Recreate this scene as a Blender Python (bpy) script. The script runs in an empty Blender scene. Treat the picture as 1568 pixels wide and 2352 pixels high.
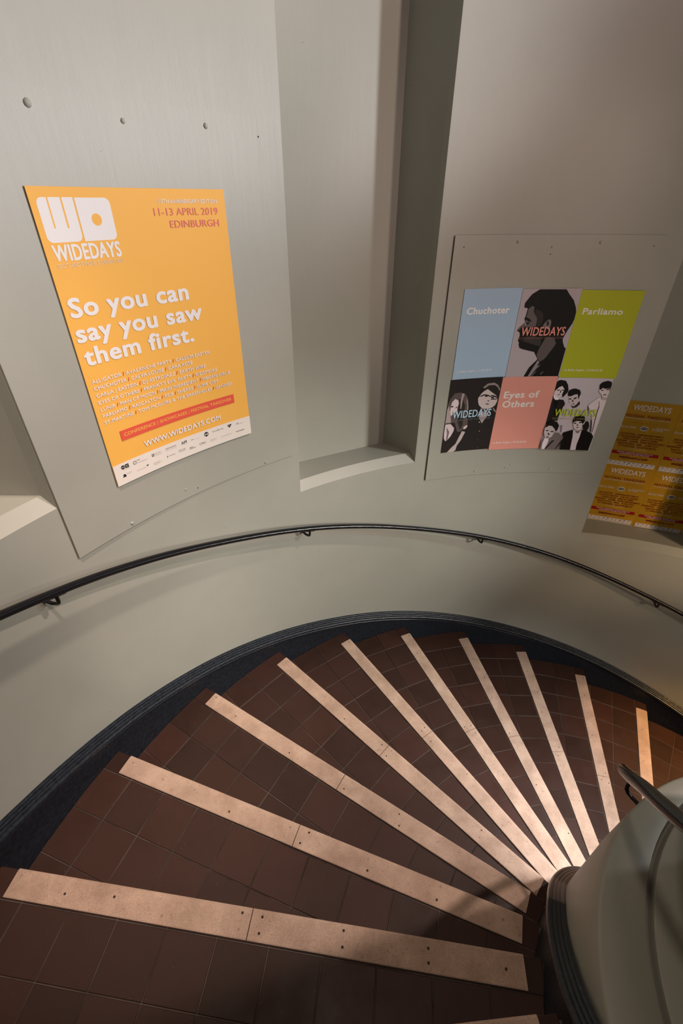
import bpy, bmesh, math, random
from math import sin, cos, radians, degrees, pi
from mathutils import Vector, Matrix
random.seed(7)
SC = bpy.context.scene
COL = SC.collection

# ------------------------------------------------------------------ camera
CAM = (-1.28072, -0.09046, 1.78215)
PITCH, ROLL, FPX = 0.59788, 0.00536, 1057.887
cd = bpy.data.cameras.new('camera'); cam = bpy.data.objects.new('camera', cd); COL.objects.link(cam)
F = Vector((0, cos(PITCH), -sin(PITCH))); Rv = Vector((1, 0, 0)); U = Rv.cross(F)
R2 = cos(ROLL)*Rv + sin(ROLL)*U; U2 = -sin(ROLL)*Rv + cos(ROLL)*U
m = Matrix((R2, U2, -F)).transposed().to_4x4(); m.translation = Vector(CAM)
cam.matrix_world = m
cd.sensor_fit = 'VERTICAL'; cd.sensor_height = 36.0; cd.lens = FPX/2352*36.0; cd.clip_start = 0.02
SC.camera = cam

# ------------------------------------------------------------------ world, lights, exposure
w = bpy.data.worlds.new('world'); SC.world = w; w.use_nodes = True
w.node_tree.nodes['Background'].inputs[0].default_value = (0.5, 0.48, 0.44, 1)
w.node_tree.nodes['Background'].inputs[1].default_value = 0.02
SC.view_settings.view_transform = 'Standard'; SC.view_settings.look = 'None'
SC.view_settings.exposure = 0.03; SC.view_settings.gamma = 1.0; SC.view_settings.use_curve_mapping = False

def lamp(name, kind, loc, power, color, size=0.1, aim=None, spot=None, blend=1.0):
    d = bpy.data.lights.new(name, kind); d.energy = power; d.color = color
    if kind == 'AREA': d.shape = 'DISK'; d.size = size
    else: d.shadow_soft_size = size
    if kind == 'SPOT': d.spot_size = radians(spot); d.spot_blend = blend
    o = bpy.data.objects.new(name, d); COL.objects.link(o); o.location = loc
    if aim: o.rotation_euler = (Vector(aim)-Vector(loc)).to_track_quat('-Z', 'Y').to_euler()
    return o
lamp('amber_low_lamp', 'SPOT', (1.84, 1.5, -0.8), 46.0, (1.00, 0.54, 0.12), 0.05, aim=(1.2, 1.85, -1.9), spot=66.0)
lamp('amber_upper_lamp', 'SPOT', (1.5, 1.6, 0.5), 75.0, (1.00, 0.45, 0.12), 0.05, aim=(1.15, 1.7, -1.7), spot=44.0)
lamp('right_fill', 'POINT', (2.3, 0.0, 0.7), 66.0, (1.00, 0.84, 0.66), 0.08)  # added fill from the right, power fitted; no known bulb there
lamp('drum_fill', 'SPOT', (-1.5, 0.1, 2.9), 38.0, (1.00, 0.84, 0.70), 0.05, aim=(-0.6, 0.45, -0.2), spot=60)  # unseen spot added to brighten the drum
lamp('high_wash_fill', 'SPOT', (1.97, 0.347, 4.7), 387.4, (1.00, 0.80, 0.66), 0.08, aim=(-2, 1.4, 2.5), spot=56.0)  # added wash that brightens the upper left wall
lamp('inner_step_lamp', 'SPOT', (0.55, 0.75, 0.1), 164.2, (1.00, 0.99, 1.00), 0.08, aim=(0.1, 0.9, -1.2), spot=110.0)
lamp('left_wall_fill', 'SPOT', (2.161, 0.787, 1.8), 111.0, (0.85, 0.90, 0.92), 0.08, aim=(-2.2, 1.2, 0.1), spot=46.0)  # added spot, lifts the left part of the lower wall
lamp('lower_wall_fill', 'SPOT', (1.992, 1.15, 0.6), 246.1, (1.00, 0.92, 0.83), 0.08, aim=(-1.2, 2.15, -0.3), spot=50.0)  # fill spot added to brighten the middle of the lower wall
lamp('mid_wall_fill', 'SPOT', (1.861, 1.352, 2.2), 146.3, (0.86, 1.00, 0.95), 0.08, aim=(-1.4, 2.0, -0.1), spot=50.0)  # another added spot for the lower wall, no fixture known
lamp('pier_fill', 'SPOT', (0.6, 0.9, 3.6), 63.2, (1.00, 0.72, 0.69), 0.08, aim=(-0.35, 2.5, 2.3), spot=44.0)  # narrow spot added to brighten the top of the pier
lamp('pier_side_fill', 'SPOT', (1.2, 0.2, 2.4), 63.5, (1.00, 0.73, 0.66), 0.08, aim=(-0.5, 2.5, 1.2), spot=50)  # second spot added for the pier, aimed lower
lamp('sill_fill', 'SPOT', (1.75, 1.25, 0.25), 50.0, (1.00, 0.66, 0.38), 0.03, aim=(1.0, 2.5, -0.2), spot=50.0)  # warm spot added to brighten the sill of the flyer recess
lamp('inner_tread_fill', 'SPOT', (-1.2, 0.6, 3.4), 11.4, (1.00, 0.66, 0.66), 0.10, aim=(-0.8, 0.4, -0.2), spot=50)  # weak fill added over the near inner treads
lamp('near_tread_fill', 'SPOT', (-1.6, 0.0, 4.6), 560.0, (1.00, 0.80, 0.66), 0.08, aim=(-2.35, 1.15, -0.2), spot=30.0)  # added overhead spot that brightens the near left treads
lamp('tread_lamp', 'SPOT', (1.75, 1.25, 4.6), 650.0, (1.00, 0.80, 0.72), 0.08, aim=(-1.7, 1.0, -0.2), spot=38.0)
lamp('upper_wall_fill', 'SPOT', (1.861, 1.352, 2.2), 474.6, (0.94, 0.92, 0.96), 0.08, aim=(-2, 1.4, 2.8), spot=64.0)  # unseen spot added for the glow on the upper left wall


# ------------------------------------------------------------------ stair geometry (fitted to the photograph)
RW = 2.5478            # inner radius of the stair tower
TH0, DTH, H, D0 = 3.22362, 0.208749, 0.17, -0.22925
RN = 0.698; NEWEL_TOP_Z = 0.84             # newel drum
AZ = lambda k: TH0 - k*DTH
def nosing_z(azd): return -(TH0 - radians(azd))/DTH*H
def cyl(r, azd, z): a = radians(azd); return Vector((r*cos(a), r*sin(a), z))
def interp(x, tab):
    if x <= tab[0][0]:
        (x0, y0), (x1, y1) = tab[0], tab[1]
    elif x >= tab[-1][0]:
        (x0, y0), (x1, y1) = tab[-2], tab[-1]
    else:
        for i in range(len(tab)-1):
            if tab[i][0] <= x <= tab[i+1][0]: (x0, y0), (x1, y1) = tab[i], tab[i+1]; break
    return y0 + (y1-y0)*(x-x0)/(x1-x0)

# ------------------------------------------------------------------ materials
def new_mat(name, color, rough=0.5, metal=0.0, spec=0.5):
    m = bpy.data.materials.new(name); m.use_nodes = True
    b = m.node_tree.nodes['Principled BSDF']
    b.inputs['Base Color'].default_value = (*color, 1); b.inputs['Roughness'].default_value = rough
    b.inputs['Metallic'].default_value = metal; b.inputs['Specular IOR Level'].default_value = spec
    m.diffuse_color = (*color, 1)
    return m
def nt(m): return m.node_tree.nodes, m.node_tree.links, m.node_tree.nodes['Principled BSDF']
def ramp(ns, a, b, ca, cb):
    r = ns.new('ShaderNodeValToRGB'); e = r.color_ramp.elements
    e[0].position = a; e[1].position = b; e[0].color = (*ca, 1); e[1].color = (*cb, 1); return r
def noise(ns, ls, scale, detail=3, rough=.5, vec=None, stretch=None):
    n = ns.new('ShaderNodeTexNoise'); n.inputs['Scale'].default_value = scale; n.inputs['Detail'].default_value = detail; n.inputs['Roughness'].default_value = rough
    tc = ns.new('ShaderNodeTexCoord')
    if stretch:
        mp = ns.new('ShaderNodeMapping'); mp.inputs['Scale'].default_value = stretch
        ls.new(tc.outputs['Object'], mp.inputs['Vector']); ls.new(mp.outputs['Vector'], n.inputs['Vector'])
    else: ls.new(tc.outputs['Object'], n.inputs['Vector'])
    return n
def bump(ns, ls, b, src, strength, dist):
    bp = ns.new('ShaderNodeBump'); bp.inputs['Strength'].default_value = strength; bp.inputs['Distance'].default_value = dist
    ls.new(src, bp.inputs['Height']); ls.new(bp.outputs['Normal'], b.inputs['Normal']); return bp
def math_node(ns, ls, op, a, b_):
    n = ns.new('ShaderNodeMath'); n.operation = op
    for i, v in enumerate((a, b_)):
        if isinstance(v, (int, float)): n.inputs[i].default_value = v
        else: ls.new(v, n.inputs[i])
    return n.outputs[0]

def paint_material(name, color, rough=0.42):
    m = new_mat(name, color, rough, spec=0.4); ns, ls, b = nt(m)
    n1 = noise(ns, ls, 2.2, 4, .6)
    r1 = ramp(ns, .3, .75, tuple(c*.95 for c in color), tuple(c*1.04 for c in color)); ls.new(n1.outputs['Fac'], r1.inputs['Fac'])
    # small chips and pin holes, scattered sparsely
    v = ns.new('ShaderNodeTexVoronoi'); v.inputs['Scale'].default_value = 9.0; v.feature = 'F1'
    tc = ns.new('ShaderNodeTexCoord'); ls.new(tc.outputs['Object'], v.inputs['Vector'])
    lt = math_node(ns, ls, 'LESS_THAN', v.outputs['Distance'], 0.022)
    pick = ns.new('ShaderNodeSeparateColor'); ls.new(v.outputs['Color'], pick.inputs[0])
    rare = math_node(ns, ls, 'LESS_THAN', pick.outputs[0], 0.35)
    chip = math_node(ns, ls, 'MULTIPLY', lt, rare)
    mix = ns.new('ShaderNodeMix'); mix.data_type = 'RGBA'; ls.new(chip, mix.inputs[0]); ls.new(r1.outputs[0], mix.inputs[6])
    mix.inputs[7].default_value = (color[0]*.55, color[1]*.5, color[2]*.45, 1); ls.new(mix.outputs[2], b.inputs['Base Color'])
    n2 = noise(ns, ls, 26, 3, .55, stretch=(1, 1, .22)); n3 = noise(ns, ls, 210, 2, .5)
    s = math_node(ns, ls, 'ADD', n2.outputs['Fac'], math_node(ns, ls, 'MULTIPLY', n3.outputs['Fac'], .25))
    s2 = math_node(ns, ls, 'SUBTRACT', s, math_node(ns, ls, 'MULTIPLY', chip, 1.2))
    bump(ns, ls, b, s2, .22, .0020)
    return m
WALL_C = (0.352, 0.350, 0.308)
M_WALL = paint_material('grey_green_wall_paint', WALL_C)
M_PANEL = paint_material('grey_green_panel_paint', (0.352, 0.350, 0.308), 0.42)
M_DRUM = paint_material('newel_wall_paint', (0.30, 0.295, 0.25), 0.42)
M_CEIL = new_mat('ceiling_paint', (0.12, 0.115, 0.10), .8)

def skirt_material(name='blue_black_gloss_paint', rough=.36, spec=.3, bs=.5):
    m = new_mat(name, (0.010, 0.013, 0.019), rough, spec=spec); ns, ls, b = nt(m)
    n = noise(ns, ls, 55, 4, .65, stretch=(1, 1, 1.8))
    r = ramp(ns, .35, .8, (0.006, 0.008, 0.012), (0.022, 0.028, 0.040)); ls.new(n.outputs['Fac'], r.inputs['Fac']); ls.new(r.outputs[0], b.inputs['Base Color'])
    n2 = noise(ns, ls, 90, 3, .6); bump(ns, ls, b, n2.outputs['Fac'], bs, .003)
    return m
M_SKIRT = skirt_material(); M_TRIM = skirt_material('chipped_blue_black_trim_paint', .26, .35, .10)
def rail_material():
    m = new_mat('black_gloss_rail_paint', (0.006, 0.006, 0.008), .2, spec=.3); ns, ls, b = nt(m)
    n = noise(ns, ls, 70, 3, .6); bump(ns, ls, b, n.outputs['Fac'], .22, .002); return m
M_RAIL = rail_material()
def tile_material():
    m = new_mat('dark_brown_quarry_tile', (0.03, 0.014, 0.01), .5, spec=.3); ns, ls, b = nt(m)
    oi = ns.new('ShaderNodeObjectInfo'); n = noise(ns, ls, 7, 5, .65)
    s = math_node(ns, ls, 'ADD', math_node(ns, ls, 'MULTIPLY', oi.outputs['Random'], .5), math_node(ns, ls, 'MULTIPLY', n.outputs['Fac'], .5))
    r = ramp(ns, .15, .8, (0.029, 0.0130, 0.0085), (0.050, 0.0195, 0.0130)); ls.new(s, r.inputs['Fac'])
    v = noise(ns, ls, 160, 2, .4); sp = ramp(ns, .74, .79, (0, 0, 0), (1, 1, 1)); ls.new(v.outputs['Fac'], sp.inputs['Fac'])
    mix = ns.new('ShaderNodeMix'); mix.data_type = 'RGBA'; ls.new(sp.outputs[0], mix.inputs[0]); ls.new(r.outputs[0], mix.inputs[6]); mix.inputs[7].default_value = (.12, .08, .06, 1)
    ls.new(mix.outputs[2], b.inputs['Base Color'])
    n2 = noise(ns, ls, 60, 3, .6); bump(ns, ls, b, n2.outputs['Fac'], .2, .0015)
    rr = ramp(ns, .3, .7, (.42,)*3, (.62,)*3); ls.new(n.outputs['Fac'], rr.inputs['Fac']); ls.new(rr.outputs[0], b.inputs['Roughness'])
    return m
M_TILE = tile_material()
def grout_material():
    m = new_mat('worn_grey_grout', (0.11, 0.09, 0.075), .9); ns, ls, b = nt(m)
    n = noise(ns, ls, 5, 4, .6); r = ramp(ns, .35, .7, (0.03, 0.02, 0.016), (0.13, 0.105, 0.088)); ls.new(n.outputs['Fac'], r.inputs['Fac']); ls.new(r.outputs[0], b.inputs['Base Color'])
    return m
M_GROUT = grout_material()
def strip_material():
    m = new_mat('gritty_tan_anti_slip_strip', (0.55, 0.36, 0.26), .75, spec=.3); ns, ls, b = nt(m)
    n = noise(ns, ls, 9, 4, .6); r = ramp(ns, .3, .72, (0.43, 0.29, 0.215), (0.66, 0.465, 0.355)); ls.new(n.outputs['Fac'], r.inputs['Fac'])
    g = noise(ns, ls, 420, 2, .5); gr = ramp(ns, .3, .62, (.72,)*3, (1,)*3); ls.new(g.outputs['Fac'], gr.inputs['Fac'])
    mx = ns.new('ShaderNodeMix'); mx.data_type = 'RGBA'; mx.blend_type = 'MULTIPLY'; mx.inputs[0].default_value = 1; ls.new(r.outputs[0], mx.inputs[6]); ls.new(gr.outputs[0], mx.inputs[7])
    # dark scuffs
    k = noise(ns, ls, 62, 5, .75); kr = ramp(ns, .60, .72, (0, 0, 0), (.62,)*3); ls.new(k.outputs['Fac'], kr.inputs['Fac'])
    m2 = ns.new('ShaderNodeMix'); m2.data_type = 'RGBA'; ls.new(kr.outputs[0], m2.inputs[0]); ls.new(mx.outputs[2], m2.inputs[6]); m2.inputs[7].default_value = (.10, .065, .045, 1)
    ls.new(m2.outputs[2], b.inputs['Base Color']); bump(ns, ls, b, g.outputs['Fac'], .5, .001)
    return m
M_STRIP = strip_material()
M_HOLE = new_mat('dark_screw_hole', (.03, .018, .012), .8)
M_STUD = new_mat('worn_screw_head', (.33, .22, .16), .5)
_inks = {}
def ink(c, rough=.46):
    c = tuple(round(x*.92, 3) for x in c)
    if (c, rough) not in _inks: _inks[(c, rough)] = new_mat('print_%d' % len(_inks), c, rough, spec=.12)
    return _inks[(c, rough)]

# ------------------------------------------------------------------ helpers
def mesh_obj(name, verts, faces, mat, parent=None, smooth=False, kind=None, mats=None, fmat=None):
    me = bpy.data.meshes.new(name); me.from_pydata([tuple(v) for v in verts], [], faces); me.update()
    for mm in (mats or [mat]): me.materials.append(mm)
    if fmat:
        for p, i in zip(me.polygons, fmat): p.material_index = i
    if smooth:
        for p in me.polygons: p.use_smooth = True
    o = bpy.data.objects.new(name, me); COL.objects.link(o)
    if parent: o.parent = parent
    if kind: o['kind'] = kind
    return o
def tag(o, label=None, cat=None, group=None):
    if label: o['label'] = label
    if cat: o['category'] = cat
    if group: o['group'] = group
    return o
def struct(o, label, cat):
    o['kind'] = 'structure'; o['label'] = label; o['category'] = cat; return o
def empty(name, loc):
    o = bpy.data.objects.new(name, None); COL.objects.link(o); o.location = loc; o.empty_display_size = .05; return o
def adopt(o, root):      # parts are modelled in world coordinates
    o.parent = root; o.matrix_parent_inverse = Matrix.Translation(-Vector(root.location)); return o

class MB:
    def __init__(s): s.v = []; s.f = []; s.m = []
    def poly(s, pts, mi=0):
        b = len(s.v); s.v += [Vector(p) for p in pts]; s.f.append(tuple(range(b, b+len(pts)))); s.m.append(mi)
    def grid(s, rows, mi=0, closed=False):
        b = len(s.v); n = len(rows[0])
        for r in rows: s.v += [Vector(p) for p in r]
        for i in range(len(rows)-1):
            for j in range(n if closed else n-1):
                j2 = (j+1) % n
                s.f.append((b+i*n+j, b+(i+1)*n+j, b+(i+1)*n+j2, b+i*n+j2)); s.m.append(mi)
    def tube(s, path, r, seg=12, mi=0, cap=True):
        rows = []
        up0 = None
        for i, p in enumerate(path):
            a = path[max(0, i-1)]; c = path[min(len(path)-1, i+1)]
            t = (Vector(c)-Vector(a)).normalized()
            if up0 is None:
                up0 = Vector((0, 0, 1)) if abs(t.z) < .95 else Vector((1, 0, 0))
            x = t.cross(up0).normalized(); y = x.cross(t).normalized(); up0 = y
            rr = r[i] if isinstance(r, (list, tuple)) else r
            rows.append([Vector(p)+x*rr*cos(2*pi*k/seg)+y*rr*sin(2*pi*k/seg) for k in range(seg)])
        s.grid(rows, mi, closed=True)
        if cap:
            s.poly(rows[0], mi); s.poly(list(reversed(rows[-1])), mi)
    def obj(s, name, mat, parent=None, smooth=False, mats=None):
        o = mesh_obj(name, s.v, s.f, mat, None, smooth, mats=mats, fmat=s.m if mats else None)
        if parent is not None: adopt(o, parent)
        return o

# ------------------------------------------------------------------ the tower: wall, recesses, ceiling
ZB, ZT, ZREC = -3.4, 5.2, 4.6
N_OFF, N_BEV = 2.765, 0.045
RECESS = {1: (151.78, 168.88, 0.909), 2: (109.13, 126.22, 0.452), 3: (63.66, 80.77, -0.229)}   # az right, az left, sill front z
def build_wall():
    mb = MB()
    edges = sorted([a for v in RECESS.values() for a in v[:2]])
    azs = sorted(set([float(a) for a in range(18, 221)] + edges))
    azs = [a for i, a in enumerate(azs) if not (a == int(a) and any(0 < abs(a-e) < .3 for e in edges))]
    for a, b in zip(azs, azs[1:]):
        mid = (a+b)/2
        rec = next((v for v in RECESS.values() if v[0] < mid < v[1]), None)
        spans = [(ZB, ZT)] if not rec else [(ZB, rec[2]), (ZREC, ZT)]
        for z0, z1 in spans:
            mb.poly([cyl(RW, a, z0), cyl(RW, b, z0), cyl(RW, b, z1), cyl(RW, a, z1)])
    o = mb.obj('wall_outer', M_WALL)
    bm = bmesh.new(); bm.from_mesh(o.data); bmesh.ops.remove_doubles(bm, verts=bm.verts, dist=1e-5); bm.to_mesh(o.data); bm.free()
    for p in o.data.polygons: p.use_smooth = True
    # outer skin, so the wall has its thickness
    mb = MB(); mb.grid([[cyl(3.1, a, z) for a in range(18, 221, 5)] for z in (ZB, ZT)]); sk = mb.obj('wall_skin', M_WALL); sk.parent = o; sk['kind'] = 'structure'
    return o
struct(build_wall(), 'curved grey-green painted wall of the round stair tower', 'wall')

def build_recess(i):
    a0, a1, zf = RECESS[i]; ac = (a0+a1)/2; n = Vector((cos(radians(ac)), sin(radians(ac)), 0)); t = Vector((-n.y, n.x, 0))
    zs = zf + N_BEV; N_LAT = {1: .300, 2: .300, 3: .338}[i]
    B = lambda lat, z: n*N_OFF + t*lat + Vector((0, 0, z))
    mb = MB()
    arc = [a0+(a1-a0)*k/12 for k in range(13)]
    inner = []
    for a in arc:      # bevel inner edge, drawn in a little at the ends to follow the splay
        f = (a-ac)/((a1-a0)/2)
        inner.append(cyl(RW+N_BEV, ac+(a-ac)*(1-.035), zs))
    front = [cyl(RW, a, zf) for a in arc]
    mb.grid([front, inner])
    back = [B(-N_LAT+2*N_LAT*k/12, zs) for k in range(13)]
    mb.grid([inner, back])
    # back wall
    mb.poly([B(-N_LAT, zs), B(N_LAT, zs), B(N_LAT, ZREC), B(-N_LAT, ZREC)])
    for e, az, lat in ((0, a0, -N_LAT), (-1, a1, N_LAT)):
        mb.poly([front[e], inner[e], B(lat, zs), B(lat, ZREC), cyl(RW, az, ZREC)])
    mb.poly([cyl(RW, a, ZREC) for a in arc]+[B(N_LAT, ZREC), B(-N_LAT, ZREC)])
    o = mb.obj('window_%d' % i, M_WALL)
    bm = bmesh.new(); bm.from_mesh(o.data); bmesh.ops.remove_doubles(bm, verts=bm.verts, dist=1e-5); bmesh.ops.recalc_face_normals(bm, faces=bm.faces); bm.to_mesh(o.data); bm.free()
    return o
struct(build_recess(1), 'blocked window recess cut off by the left edge of the photo', 'window recess')
struct(build_recess(2), 'tall blocked window recess between the orange poster and the six small posters', 'window recess')
struct(build_recess(3), 'blocked window recess holding the gold flyers', 'window recess')

mb = MB(); mb.poly([cyl(3.1, a, ZT) for a in range(0, 360, 5)]); struct(mb.obj('ceiling', M_CEIL), 'flat ceiling of the stair tower above the view', 'ceiling')
mb = MB(); mb.poly([cyl(3.1, a, ZB) for a in range(0, 360, 5)]); struct(mb.obj('floor', M_GROUT), 'dark floor at the foot of the stair tower', 'floor')

# ------------------------------------------------------------------ newel drum
def build_drum():
    prof = [(.700, ZB), (.700, -.3), (.696, .0), (.688, .18), (.6845, .240), (.6815, .247), (.676, .250)]
    mb = MB(); rows = [[cyl(r, a, z) for a in range(0, 360, 4)] for r, z in prof]
    # a shallow rounded channel runs around the flat top, slightly off centre
    def gr(a):
        gd = .0973*cos(radians(a))+.0082*sin(radians(a)); return min(.622, gd+math.sqrt(.6478**2-.0973**2-.0082**2+gd*gd))
    for d, z in ((.0125, .2500), (.0095, .2485), (.0080, .240), (.0065, .228), (.003, .2225), (-.003, .2225), (-.0065, .228), (-.0080, .240), (-.0095, .2485), (-.0125, .2500)):
        rows.append([cyl(gr(a)+d, a, z) for a in range(0, 360, 4)])
    rows.append([cyl(.001, a, .250) for a in range(0, 360, 4)])
    mb.grid(rows, closed=True)
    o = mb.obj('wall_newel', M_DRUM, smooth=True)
    m = o.modifiers.new('split', 'EDGE_SPLIT'); m.split_angle = radians(50)
    return o
struct(build_drum(), 'squat round newel wall with a flat top at the inside of the stairs', 'newel wall')

# ------------------------------------------------------------------ unseen upper newel, added to block light from the drum top and inner treads
mb = MB(); mb.grid([[cyl(r, a, z) for a in range(0, 360, 4)] for r, z in ((.47, .250), (.47, NEWEL_TOP_Z), (.690, NEWEL_TOP_Z), (.690, ZT))], closed=True)
o = mb.obj('wall_newel_blocker', M_DRUM, smooth=True); md = o.modifiers.new('split', 'EDGE_SPLIT'); md.split_angle = radians(50)
struct(o, 'unseen upper newel, added to block light from the drum top', 'newel wall')


# ------------------------------------------------------------------ skirtings following the stairs
OUT_Z = [(z0, z1) for z0, z1 in reversed([(165.9, -0.038), (163.1, -0.062), (160.1, -0.085), (156.5, -0.13), (152.0, -0.189), (147.1, -0.272), (140.9, -0.354), (134.1, -0.461), (126.7, -0.594), (120.4, -0.679), (111.8, -0.795), (103.3, -0.917), (94.7, -1.038), (86.1, -1.163), (77.7, -1.27), (69.4, -1.382), (61.5, -1.483), (55.3, -1.572)])]
OUT_OFF = [(a, z-nosing_z(a)) for a, z in OUT_Z]
def smooth_off(a, tab):
    return sum(min(max(interp(a+d, tab), tab[0][1]-.03), tab[-1][1]+.03) for d in (-8, -4, 0, 4, 8))/5
def out_z(a): 
    a2 = min(max(a, 57), 164); return nosing_z(a) + smooth_off(a2, OUT_OFF)
IN_OFF = [(110, .485), (130, .49), (143, .5117), (151.8, .493), (160, .473), (165.8, .457), (170, .451), (215, .45)]
def in_z(a): return nosing_z(a) + interp(a, IN_OFF)
# (inward projection, drop below the top edge): four fine reeds, a bead, a quirk and a small fillet
REED = [(0, 0), (.004, -.001)]
for k in range(3):
    x = .004 + k*.0075; y = -.001 - k*.0065
    REED += [(x+.003, y-.0005), (x+.0055, y-.003), (x+.0050, y-.0062), (x+.0075, y-.0065)]
x0, y0 = REED[-1]
for k in range(9):
    t = k/8*pi*1.15; REED.append((x0+.0085*sin(t)*.9+.001, y0-.011+.011*cos(t)))
xe, ye = REED[-1]
REED += [(.014, ye-.006), (.014, ye-.013), (.019, ye-.0145), (.020, ye-.018), (.010, ye-.021)]
def skirting(zf, r, sign, a0, a1, depth, nm_flat, nm_mould, lab_flat, lab_mould, scale=1.0):
    azs = [a0 + (a1-a0)*i/round((a1-a0)/1.0) for i in range(round((a1-a0)/1.0)+1)]
    rows = [[cyl(r+sign*p*scale, a, zf(a)+q*scale) for a in azs] for p, q in REED]
    mb = MB(); mb.grid(rows); o = mb.obj(nm_mould, M_TRIM, smooth=True)
    md = o.modifiers.new('split', 'EDGE_SPLIT'); md.split_angle = radians(60); struct(o, lab_mould, 'moulding')
    mb = MB(); mb.grid([[cyl(r+sign*.010*scale, a, zf(a)+REED[-1][1]*scale) for a in azs], [cyl(r+sign*.006, a, zf(a)-depth) for a in azs]])
    o = mb.obj(nm_flat, M_SKIRT, smooth=True); struct(o, lab_flat, 'skirting')
skirting(out_z, RW, -1, 38, 205, .62, 'baseboard_outer', 'trim_1', 'deep blue-black skirting where the steps meet the outer wall', 'reeded blue-black moulding along the top of the outer skirting', 1.25)
skirting(in_z, .700, 1, 40, 215, .95, 'baseboard_inner', 'trim_2', 'dark skirting where the steps meet the round newel wall', 'reeded dark moulding curving around the foot of the newel wall', 1.35)

# ------------------------------------------------------------------ steps
def clip(poly, a, b, c):       # keep a*x+b*y <= c
    out = []
    for i in range(len(poly)):
        p, q = poly[i], poly[(i+1) % len(poly)]
        dp = a*p[0]+b*p[1]-c; dq = a*q[0]+b*q[1]-c
        if dp <= 0: out.append(p)
        if (dp < 0 < dq) or (dq < 0 < dp):
            t = dp/(dp-dq); out.append((p[0]+(q[0]-p[0])*t, p[1]+(q[1]-p[1])*t))
    return out
def area(p): return abs(sum(p[i][0]*p[(i+1) % len(p)][1]-p[(i+1) % len(p)][0]*p[i][1] for i in range(len(p)))/2) if len(p) > 2 else 0
def frame(k):
    a = AZ(k); e = (cos(a), sin(a)); n = (-sin(a), cos(a)); return e, n
def to_world(k, s, p):
    e, n = frame(k); return (e[0]*s+n[0]*(D0+p), e[1]*s+n[1]*(D0+p))
R_OUT, R_IN, GAP = RW-.010, .709, .0017
def clip_region(poly, k, gap=GAP):      # poly in world xy
    e, n = frame(k-1)
    poly = clip(poly, n[0], n[1], D0+.030)                 # up to the riser of the step above
    if len(poly) < 3: return []
    cx = sum(p[0] for p in poly)/len(poly); cy = sum(p[1] for p in poly)/len(poly); rc = math.hypot(cx, cy); ac = math.atan2(cy, cx)
    if max(math.hypot(*p) for p in poly) > R_OUT-.01:
        for da in (-.06, -.045, -.03, -.015, 0, .015, .03, .045, .06): a = ac+da; poly = clip(poly, cos(a), sin(a), R_OUT-gap)
    if len(poly) < 3: return []
    if min(math.hypot(*p) for p in poly) < R_IN+.02:
        poly = clip(poly, -cos(ac), -sin(ac), -(R_IN+gap))
    return poly
def prism(mb, poly, z0, z1, ch=0.0):
    cx = sum(p[0] for p in poly)/len(poly); cy = sum(p[1] for p in poly)/len(poly)
    if sum(poly[i][0]*poly[(i+1) % len(poly)][1]-poly[(i+1) % len(poly)][0]*poly[i][1] for i in range(len(poly))) < 0: poly = poly[::-1]
    rows = [[(x, y, z0) for x, y in poly], [(x, y, z1-ch) for x, y in poly]]
    if ch:
        top = []
        for x, y in poly:
            d = math.hypot(x-cx, y-cy) or 1; f = max(0, 1-ch*1.3/d); top.append((cx+(x-cx)*f, cy+(y-cy)*f, z1))
        rows.append(top)
    mb.grid([r[::-1] for r in rows][::1], closed=True)
    mb.poly(rows[-1])
TS, SJ = .1695, 2.38
FULL = None
STEP_LABELS = {
 0: 'topmost tiled step, only the edge of its tan strip showing at the photo bottom',
 1: 'widest fully shown tiled step, its tan strip crossing from the left edge of the photo',
 2: 'second tiled step, just below the widest one crossing the photo',
 3: 'tiled step third down the flight, two steps beyond the widest shown step',
 4: 'tiled step fourth down the flight, three steps beyond the widest shown step',
 5: 'tiled step fifth down the flight, below the tall empty window recess',
 6: 'tiled step sixth down the flight, under the top of the curved skirting moulding',
 7: 'tiled step seventh down the flight, its strip brightly lit near the newel wall',
 8: 'tiled step eighth down, strip meeting the newel just beneath its silhouette',
 9: 'tiled step ninth down, turning amber, with its strip ending left of the free rail end',
 10: 'tiled step tenth down, lit amber, its strip passing behind the end of the inner rail',
 11: 'lowest shown tiled step, amber lit and partly cut off at the right edge'}
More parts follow.
